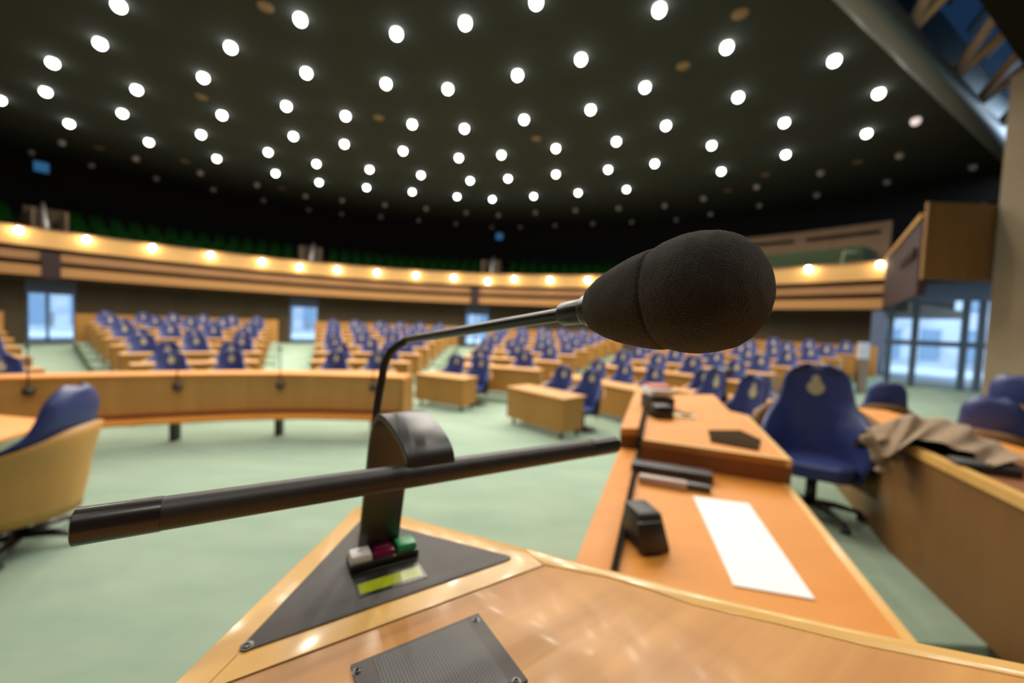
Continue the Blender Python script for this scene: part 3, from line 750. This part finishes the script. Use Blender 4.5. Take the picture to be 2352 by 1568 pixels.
# parapet strips in front of both desks
q = [at(1322, 1287, 1.31), at(1405, 1304, 1.31), at(1465, 1032, 1.31), at(1424, 1028, 1.31)]
q[0] = ext(q[3], q[0], .35); q[1] = ext(q[2], q[1], .35)
e = empty('low_parapet', (q[2].x, q[2].y, 0), 'orange-capped wooden parapet between the green carpet and the writing desk', 'parapet')
MB().prism([tuple(p.xy) for p in q], 1.27, 1.31).build('cap', 'desk', e, bevel=.004)
MB().prism([tuple((p.xy)) for p in [q[0].lerp(q[1], .15), q[0].lerp(q[1], .85), q[3].lerp(q[2], .85), q[3].lerp(q[2], .15)]], 0, 1.27).build('panel', 'panel', e)
q2 = [at(1425, 985, 1.415), at(1466, 985, 1.415), at(1489, 890, 1.415), at(1463, 890, 1.415)]
e = empty('high_parapet', (q2[1].x, q2[1].y, 0), 'taller orange-capped parapet block in front of the raised desk', 'parapet')
MB().prism([tuple(p.xy) for p in q2], 1.38, 1.42).build('cap', 'desk', e)
MB().prism([tuple(p.xy) for p in q2], 1.25, 1.38).build('end_block', 'redwood', e)
MB().prism([tuple((p.xy)) for p in [q2[0].lerp(q2[1], .1), q2[0].lerp(q2[1], .9), q2[3].lerp(q2[2], .9), q2[3].lerp(q2[2], .1)]], 0, 1.25).build('panel', 'panel', e)
# cable channel between parapet and desks
k1 = [at(1406, 1304, 1.3), at(1421, 1304, 1.3), at(1474, 1032, 1.3), at(1465, 1032, 1.3)]
k1[0] = ext(k1[3], k1[0], .4); k1[1] = ext(k1[2], k1[1], .4)
k2 = [at(1467, 1010, 1.42), at(1475, 1010, 1.42), at(1496, 893, 1.42), at(1489, 893, 1.42)]
o = MB().prism([tuple(p.xy) for p in k1], 1.3005, 1.322).build('cable_channel', 'black_void'); tag(o, 'black cable channel strip along the writing desk beside the low parapet', 'cable channel')
o = MB().prism([tuple(p.xy) for p in k2], 1.4155, 1.435).build('cable_channel', 'black_void'); tag(o, 'black cable channel strip along the raised desk beside the taller parapet', 'cable channel')
# white sheet
pp = [at(x, y, Z1 + .002) for x, y in ((1592, 1140), (1720, 1157), (1872, 1377), (1685, 1345))]
o = MB().prism([tuple(p.xy) for p in pp], Z1 + .001, Z1 + .004).build('paper_sheet', 'paper'); tag(o, 'long blank white sheet lying on the writing desk', 'paper')
# wedge speaker / desk microphone unit
def obox(name, m, base, ax, _n, L, Wd, z0, z1, parent=None, bevel=.004, topin=0.0, topshift=(0, 0)):
    ax = Vector(ax[:2]).normalized(); ay = Vector((-ax.y, ax.x)); mbx = MB(); P = []
    for z, k, s_ in ((z0, 0, (0, 0)), (z1, topin, topshift)):
        for sx, sy in ((-1, -1), (1, -1), (1, 1), (-1, 1)):
            v = Vector(base) + ax * (sx * (L / 2 - k) + s_[0]) + ay * (sy * (Wd / 2 - k) + s_[1]); P.append((v.x, v.y, z))
    mbx.add(P, [(3, 2, 1, 0), (4, 5, 6, 7)] + [(i, (i + 1) % 4, 4 + (i + 1) % 4, 4 + i) for i in range(4)])
    return mbx.build(name, m, parent, bevel=bevel)
w0 = at(1500, 1262, Z1)
e = empty('desk_loudspeaker', w0, 'small dark grey wedge loudspeaker on the writing desk beside the sheet', 'loudspeaker')
obox('cabinet', 'dark_plastic', w0.xy + Vector((-.012, .03)), (.97, .2), None, .105, .13, Z1 + .001, Z1 + .12, e, .012, .012, (-.01, .02))
obox('grille', 'black', w0.xy + Vector((-.02, -.042)), (.97, .2), None, .085, .008, Z1 + .012, Z1 + .1, e, .003, 0, (0, .02))
# coaster
cc = at(1474, 1160, Z1); o = MB().lathe((cc.x, cc.y, Z1), [(.035, 0), (.035, .008), (.0, .008)], 20).build('coaster', 'grey'); tag(o, 'small grey round coaster behind the wedge loudspeaker', 'coaster')
# black device with pale strip
d0 = at(1546, 1098, Z1); ax = (at(1625, 1118, Z1) - at(1468, 1092, Z1)).xy
e = empty('desk_console', d0, 'flat dark console with pale strip against the raised desk front', 'console')
obox('housing', 'dark_plastic', d0.xy + Vector((0, .03)), ax, None, .36, .085, Z1 + .001, Z1 + .045, e, .006)
obox('pale_strip', 'pinkgrey', at(1520, 1103, Z1 + .02).xy + Vector((0, -.01)), ax, None, .20, .04, Z1 + .001, Z1 + .035, e, .002)
obox('screen', 'glossy', at(1592, 1112, Z1 + .02).xy + Vector((0, -.01)), ax, None, .13, .04, Z1 + .001, Z1 + .03, e, .002)
# recessed dark glass plate on raised desk
gp = [at(x, y, Z2) for x, y in ((1626, 990), (1700, 990), (1748, 1012), (1742, 1036), (1632, 1016))]
o = MB().prism([tuple(p.xy) for p in gp], Z2, Z2 + .008).build('glass_screen', 'dark_glass'); tag(o, 'dark reflective screen set flat on the raised desk', 'screen')
# clutter at the far left of raised desk
t0 = at(1517, 958, Z2)
e = empty('document_tray', t0, 'black tray stacked with white documents and a red cover on the raised desk', 'tray')
obox('tray', 'black', t0.xy, (1, .1), None, .13, .12, Z2, Z2 + .085, e, .006, .01)
t1 = t0.xy + Vector((.07, .26))
obox('rear_tray', 'dark_plastic', t1, (1, .05), None, .17, .2, Z2, Z2 + .10, e, .004)
obox('document', 'paper', t1 + Vector((0, .02)), (1, .05), None, .165, .2, Z2 + .11, Z2 + .15, e, .002)
obox('red_cover', 'red_book', t1 + Vector((.01, .04)), (1, 0.02), None, .15, .18, Z2 + .16, Z2 + .175, e, .002)
obox('document', 'paper', t1, (1, .12), None, .16, .2, Z2 + .15, Z2 + .158, e, .002)
o = obox('note_pad', 'lcream', at(1570, 957, Z2).xy, (1, -.25), None, .14, .09, Z2, Z2 + .012); tag(o, 'cream note pad on the raised desk beside the black tray', 'note pad')
o = MB().tube(cat_pts([at(1540, 938, Z2 + .01), at(1560, 944, Z2 + .02), at(1575, 952, Z2 + .02), at(1590, 950, Z2 + .015)], 4), .006, 8).build('pen', 'black', smooth=True); tag(o, 'thin black pen lying across the cream note pad', 'pen')
# right front desk with panel
pa, pb = Vector((2.83, 2.84)), Vector((2.485, 1.88)); pc = pb + (pb - pa) * 1.1; pdv = Vector((3.6, 4.4))
e = empty('side_desk', (2.7, 2.5, ZR), 'tall oak-fronted desk at the right edge with an orange top', 'desk')
MB().seg(tuple(pa), tuple(pc), .04, ZR, 1.24).build('front_panel', 'brown', e)
MB().seg(tuple(pa + Vector((0, .02))), tuple(pc), .055, 1.22, 1.275).build('edge_strip', 'edge', e)
MB().seg(tuple(pa), tuple(pdv), .04, ZR, 1.2).build('end_panel', 'brown', e)
MB().prism([tuple(pa), tuple(pc), (3.3, .6), (3.7, 2.4)], 1.21, 1.25).build('desktop', 'redwood', e)
MB().prism([tuple(pa), tuple(pdv), (4.0, 4.2), (3.7, 2.4)], 1.205, 1.235).build('return_top', 'desk', e)
# beige coat draped over it
def coat_mesh():
    ridge = [(1975, 985), (2030, 966), (2082, 950), (2140, 962), (2200, 982), (2260, 1010), (2318, 1050)]
    low = [(1992, 1030), (2015, 1040), (2040, 1048), (2105, 1005), (2180, 1022), (2235, 1050), (2290, 1068)]
    YR = [3.0, 2.95, 2.9, 2.85, 2.75, 2.6, 2.45]; YL = [2.85, 2.75, 2.68, 2.62, 2.5, 2.38, 2.2]
    A = cat_pts([dep(x, y, Y) for (x, y), Y in zip(ridge, YR)], 5); B = cat_pts([dep(x, y, Y) for (x, y), Y in zip(low, YL)], 5)
    back = [p + Vector((.25, .35, -.28 if i % 2 else -.22)) for i, p in enumerate(A)]
    vs = []; nv = 12; n = len(A)
    for i in range(n):
        for j in range(nv + 1):
            t = j / nv
            p = back[i].lerp(A[i], t / .4) if t < .4 else A[i].lerp(B[i], (t - .4) / .6)
            f = math.sin(i * 1.25 + t * 3.0) * .016 + math.sin(i * .55 - t * 5) * .018
            p = p + Vector((0, -f, f * .7)) + Vector((0, -.05, .02)) * math.sin(math.pi * t)
            vs.append(p)
    fs = [(i * (nv + 1) + j, (i + 1) * (nv + 1) + j, (i + 1) * (nv + 1) + j + 1, i * (nv + 1) + j + 1) for i in range(n - 1) for j in range(nv)]
    m = MB(); N = len(vs); m.add(vs, fs); m.add([v + Vector((.004, .012, -.010)) for v in vs], [f[::-1] for f in fs]); return m
o = coat_mesh().build('draped_coat', 'coat', smooth=True); tag(o, 'beige coat draped over the desk at right behind the armchair', 'coat')
kn = dep(2030, 1035, 2.78)
mb = MB().tube(cat_pts([kn + Vector((-.10, .05, .10)), kn + Vector((-.07, .0, .02)), kn + Vector((-.03, -.02, -.06)), kn + Vector((-.01, -.02, -.13))], 5), [.03 + .012 * math.sin(i * .9) + .012 * min(1, i / 6) for i in range(16)], 12).tube(cat_pts([kn + Vector((.0, .04, .08)), kn + Vector((.05, -.01, .01)), kn + Vector((.07, -.03, -.06))], 5), [.035 + .01 * math.sin(i * 1.1) for i in range(11)], 12)
c_ = mb.build('sleeve', 'coat', o, smooth=True)
o = obox('coat_shadow_block', 'black_void', dep(2160, 1015, 2.72).xy, (1, -.3), None, .38, .22, 1.24, 1.40, None, .04, .06); tag(o, 'black block standing in for the shadow opening under the beige coat', 'bag')  # no bag: matt black block put in as the shade under the coat
f0 = at(2258, 1062, 1.30)
o = obox('folder', 'dark_plastic', f0.xy, (1, -.55), None, .26, .14, 1.252, 1.30, None, .006); tag(o, 'dark grey box file on the right desk in front of the coat', 'folder')

# ================================================================== LECTERN
ZL = 1.725
outer_r = [(905, 1180), (1200, 1257), (1322, 1289), (1420, 1313), (1543, 1345), (1739, 1394), (1935, 1438), (2106, 1475), (2352, 1524), (2700, 1592)]
inner_r = [(1249, 1297), (1396, 1326), (1494, 1355), (1592, 1389), (1788, 1433), (1984, 1482), (2352, 1556), (2700, 1628)]
orr = [at(x, y, ZL) for x, y in outer_r]; irr = [at(x, y, ZL) for x, y in inner_r]
tipc = [at(x, y, ZL) for x, y in ((790, 1192), (806, 1174), (822, 1163), (838, 1161), (862, 1167))]
left = [at(x, y, ZL) for x, y in ((400, 1568), (640, 1334))]
lext = left[0] + (left[0] - left[1]).normalized() * .35
outline = [lext, left[1]] + tipc + orr
last = outline[-1]
outline += [Vector((last.x + .05, -.1, ZL)), Vector((lext.x + .1, -.35, ZL))]
cx = Vector((0.1, .1))
e = empty('lectern', (0, .2, 0), 'pointed wooden lectern top in the foreground with pale edging', 'lectern')
MB().prism([tuple(p.xy) for p in outline], ZL - .035, ZL - .0006).build('top', 'veneer', e, bevel=.003)
MB().prism([tuple(p.xy + (cx - p.xy) * .3) for p in outline], 0, ZL - .035).build('body', 'panel', e)
seamL = at(520, 1568, ZL); seamT = irr[0]; sd = (seamL - seamT).normalized(); dl = (left[0] - left[1]).normalized(); den = sd.x * dl.y - sd.y * dl.x
w_0 = left[0] - seamL; seamE = seamL + sd * ((w_0.x * dl.y - w_0.y * dl.x) / den)
tipband = [left[1]] + tipc + orr[:2] + [irr[0], seamE]
MB().prism([tuple(p.xy) for p in tipband], ZL - .02, ZL).build('edging', 'edge', e, bevel=.0015)
MB().prism([tuple(p.xy) for p in orr[1:] + irr[::-1]], ZL - .0195, ZL + .0006).build('edging', 'edge', e, bevel=.002)
sb = MB()                                    # fine seams of the inlay
def seam(p, q, w=.0005): sb.seg(tuple(p.xy), tuple(q.xy), w, ZL - .001, ZL + .0003)
seam(irr[0], seamE); seam(at(545, 1503, ZL), at(440, 1610, ZL))
sb.build('seam', 'brown', e)
# control plate (triangle, rounded corners)
def rounded(poly, r, n=5):
    out = []; k = len(poly)
    for i in range(k):
        p, a, b = poly[i], poly[i - 1], poly[(i + 1) % k]; da, db = (a - p).normalized(), (b - p).normalized()
        for j in range(n + 1):
            t = j / n; q0 = p + da * r; q1 = p + db * r; out.append(q0 * (1 - t) ** 2 + p * 2 * t * (1 - t) + q1 * t * t)
    return out
A_, B_, C_ = (at(x, y, ZL).xy for x, y in ((833, 1191), (1184, 1282), (536, 1506)))
cpn = empty('control_panel', ((A_ + B_ + C_) / 3).to_3d() + Vector((0, 0, ZL)), 'triangular dark grey control plate let into the lectern tip', 'control panel')
MB().prism([tuple(p) for p in rounded([A_, B_, C_], .012)], ZL, ZL + .0015).build('plate', 'plate', cpn, bevel=.0004)
ZP = ZL + .0015
def screw(x, y, parent, r=.0035):
    p = at(x, y, ZP); MB().lathe((p.x, p.y, ZP), [(r * 1.5, -.0005), (r * 1.5, .0001), (r, .0002), (r, .0009), (r * .55, .0011), (r * .4, .0002), (.0001, .0002)], 20).build('screw', 'screw', parent, smooth='auto')
screw(567, 1482, cpn, .0034)
# three buttons
s0 = at(804, 1322, ZP).xy; s1 = at(962, 1278, ZP).xy; bd = (s1 - s0).normalized(); bn = Vector((-bd.y, bd.x)); Lb = (s1 - s0).length
base_c = (s0 + s1) / 2 + bn * .013
obox('button_block', 'black', base_c, bd, None, Lb, .026, ZP, ZP + .009, cpn, .0012)
for i, (mt, ink) in enumerate((('white', 'grey_ink'), ('purple', 'gold_ink'), ('green', 'green_ink'))):
    c0 = s0 + bd * Lb * (i + .5) / 3 + bn * .0135; zt = ZP + (.0165 if i != 1 else .0145)
    bt = obox('button', mt, c0, bd, None, Lb / 3 - .0012, .022, ZP + .006, zt, cpn, .0022, .0012)
    bt['label'] = ('white', 'dark red', 'green')[i] + ' push button'
    wk = (.006, .014, .012)[i]; mk = MB(); nn = (4, 11, 9)[i]
    for k in range(nn):
        pc_ = c0 + bd * (-wk / 2 + wk * (k + .5) / nn) + bn * .001; o_ = wk / nn * .34
        mk.prism([tuple(pc_ + bd * sx * o_ + bn * sy * .0011) for sx, sy in ((-1, -1), (1, -1), (1, 1), (-1, 1))], zt - .0001, zt + .0002)
    mk.build('lettering', ink, bt)
# lime display
dq = [at(x, y, ZP).xy for x, y in ((821, 1344), (828, 1367), (971, 1323), (962, 1301))]
dqo = [at(x, y, ZP).xy for x, y in ((806, 1322), (825, 1374), (982, 1325), (957, 1284))]
MB().prism([tuple(p) for p in dqo], ZP, ZP + .0006).build('display_bezel', 'glossy', cpn)
MB().prism([tuple(p) for p in dq], ZP + .0005, ZP + .0009).build('display', 'lcd', cpn)
# speaker grille plate
gA, gB, gC = (at(x, y, ZL).xy for x, y in ((805, 1530), (1098, 1410), (1204, 1574)))
gx = (gB - gA).normalized(); gy = gC - gB; gy = gy - gx * gy.dot(gx); gy.normalize(); Wg = (gB - gA).length; Hg = Wg * .72
sg = empty('grille_plate', (gA.x, gA.y, ZL), 'dark perforated square speaker plate screwed to the lectern top', 'speaker grille')
MB().prism([tuple(gA), tuple(gB), tuple(gB + gy * Hg), tuple(gA + gy * Hg)], ZL - .001, ZL + .0014).build('plate', 'plate', sg, bevel=.0003)
i0 = .013; q = [gA + gx * i0 * 1.25 + gy * .004, gB - gx * i0 * 1.05 + gy * .004, gB - gx * i0 * 1.05 + gy * (Hg - .006), gA + gx * i0 * 1.25 + gy * (Hg - .006)]
pf = MB().add([(p.x, p.y, ZL + .0016) for p in q], [(0, 1, 2, 3)]).build('perforation', 'perf', sg)
uv = pf.data.uv_layers.new(name='UVMap')
for li, l_ in enumerate(pf.data.loops):
    v = Vector(pf.data.vertices[l_.vertex_index].co[:2]) + Vector((gA.x, gA.y)) - gA; uv.data[li].uv = (v.dot(gx), v.dot(gy))
screw(820, 1541, sg, .0024); screw(1093, 1423, sg, .0024); screw(1186, 1564, sg, .0024)

# ---- reading lamp: bar + strap
Lp, Rp = dep(168, 1210, .232), dep(1411, 1020, .515)
axd = (Rp - Lp).normalized(); rb = .0107
lamp = empty('reading_lamp', ((Lp + Rp) / 2).xy.to_3d() + Vector((0, 0, ZL)), 'black tubular lectern lamp bar on a curved strap arm', 'lamp')
def tube_profile(name, p0, d, prof, m, par, n=40):
    pts = [p0 + d * t for t, r in prof]; MB().tube(pts, [r for t, r in prof], n).build(name, m, par, smooth='auto')
Lbar = (Rp - Lp).length
tube_profile('lamp_tube', Lp, axd, [(.02, rb), (Lbar - .02, rb)], 'bar', lamp)
tube_profile('end_cap', Lp, axd, [(0, .0), (0.0001, rb * .93), (.0008, rb * 1.03), (.040, rb * 1.035), (.0402, rb * .98)], 'cap', lamp)
tube_profile('end_cap', Rp, -axd, [(0, .0), (0.0001, rb * .93), (.0008, rb * 1.03), (.045, rb * 1.035), (.0452, rb * .98)], 'cap', lamp)
# strap: swept rectangle in a vertical plane
hd = Vector((axd.x, axd.y, 0)).normalized(); pn = Vector((hd.y, -hd.x, 0))     # pn towards the camera
Bs = at(867, 1268, ZL + .002); dd = ray(985, 1072); tt = None
best = min((((Lp + axd * t) - (Vector((0, 0, HC)) + dd * ((Lp + axd * t).y / dd.y))).length, t) for t in [i * .001 for i in range(100, 400)])
Ac = Lp + axd * best[1]
spn = (Ac - Bs); sh = Vector((spn.x, spn.y, 0)); sdv = sh.normalized(); reach = sh.length
zb, za = Bs.z, Ac.z
prof = [(0, zb), (.009, zb + .045), (.0167, zb + .0824), (.0235, zb + .118), (.0300, zb + .1460), (.0400, zb + .1650), (.0570, zb + .1735), (.086, zb + .1665), (.106, zb + .1575), (.1165, zb + .148), (.1195, zb + .139)]
lean = lambda z: 0 * min(1, max(0, (z - zb) / .16))
path = cat_pts([Vector((Bs.x + sdv.x * s_ + hd.x * lean(z), Bs.y + sdv.y * s_ + hd.y * lean(z), z)) for s_, z in prof], 6)
def sweep_rect(path, wdir, w, th):
    m = MB(); vs = []; n = len(path); r = .2
    sec = [(-1, -1), (1, -1), (1, 1), (-1, 1)]
    for i, p in enumerate(path):
        t = (path[min(i + 1, n - 1)] - path[max(i - 1, 0)]).normalized(); nn = wdir.cross(t).normalized()
        for a, b in sec: vs.append(p + wdir * a * w / 2 + nn * b * th / 2)
    fs = [(0, 1, 2, 3), (4 * n - 1, 4 * n - 2, 4 * n - 3, 4 * n - 4)]
    for i in range(n - 1):
        for k in range(4): fs.append((4 * i + k, 4 * i + (k + 1) % 4, 4 * i + 4 + (k + 1) % 4, 4 * i + 4 + k))
    return m.add(vs, fs)
wd = hd
so = sweep_rect(path, wd, .046, .0065).build('strap_arm', 'strap', lamp, bevel=.0018, seg=3)
obox('foot', 'black', Bs.xy, hd, None, .05, .014, ZP, ZP + .004, lamp, .001)

# ---- microphone
g0 = at(852, 1222, ZP)
T1 = dep(935, 780, .49); T2 = dep(1322, 717, .275); tip = dep(1790, 645, .185)
mic = empty('gooseneck_microphone', (g0.x, g0.y, ZP), 'black gooseneck microphone with a big foam windscreen, in focus in the foreground', 'microphone')
MB().lathe((g0.x, g0.y, ZP), [(.014, 0), (.014, .006), (.009, .010), (.007, .02)], 20).build('socket', 'black', mic, smooth='auto')
V = lambda *a: Vector(a)
top = V(g0.x, g0.y, T1.z)
tdir = (T2 - T1).normalized()
g0.x += .003
low = [V(g0.x, g0.y, ZP + .01), V(g0.x, g0.y, ZP + .08), V(g0.x, g0.y, ZP + .15)]
bend = [dep(877, 872, .5), dep(884, 835, .4985), dep(902, 803, .495), T1]
neck = cat_pts(low + bend, 6)
MB().tube(neck, .0049, 20).build('flexible_neck', 'black', mic, smooth='auto')
tube_profile('bend_ring', T1 - tdir * .001, tdir, [(0, .0052), (.0025, .0052)], 'glossy', mic, 24)
tube_profile('stem', T1, tdir, [(0, .0049), ((T2 - T1).length - .008, .0049)], 'glossy', mic, 28)
fdir = (tip - T2).normalized()
tube_profile('collar', T2 - fdir * .012, fdir, [(0, .0046), (.0006, .0078), (.002, .0084), (.019, .0086), (.0195, .0092), (.022, .0105), (.040, .0108)], 'glossy', mic, 32)
Lf = (tip - T2).length - .012
start = T2 + fdir * .014
FP = [(0, .0095), (.004, .0155), (.012, .0198), (.024, .0240), (.036, .0272), (.046, .0288), (.0495, .0289), (.0513, .0280), (.0533, .0292), (.059, .0308), (.067, .0318), (.076, .0316), (.085, .0296), (.0925, .0255), (.0985, .0195), (.1025, .011), (.104, 0.0002)]
fine = []
for i in range(len(FP) - 1):
    for k in range(8):
        t = k / 8; fine.append((FP[i][0] + (FP[i + 1][0] - FP[i][0]) * t, FP[i][1] + (FP[i + 1][1] - FP[i][1]) * t))
fine.append(FP[-1])
for _ in range(3):
    g_ = fine[:]
    for i in range(1, len(fine) - 1):
        if .0485 < fine[i][0] < .0545 and _ > 0: continue
        g_[i] = (fine[i][0], (fine[i - 1][1] + 2 * fine[i][1] + fine[i + 1][1]) / 4)
    fine = g_
u_ = fdir.cross(Vector((0, 0, 1))).normalized(); w_ = fdir.cross(u_)
m = MB(); vs = []; nk = 160
for (t, r) in fine:
    for k in range(nk):
        a = 2 * math.pi * k / nk; d = u_ * math.cos(a) + w_ * math.sin(a)
        p = start + fdir * t + d * r
        p = p + d * (noise.noise(p * 900) * .00022 + noise.noise(p * 90) * .0005) * min(1, r / .01)
        vs.append(p)
fs = [(i * nk + k, i * nk + (k + 1) % nk, (i + 1) * nk + (k + 1) % nk, (i + 1) * nk + k) for i in range(len(fine) - 1) for k in range(nk)]
fs += [tuple(range(nk - 1, -1, -1)), tuple(range((len(fine) - 1) * nk, len(fine) * nk))]
m.add(vs, fs).build('foam_windscreen', 'foam', mic, smooth=True)
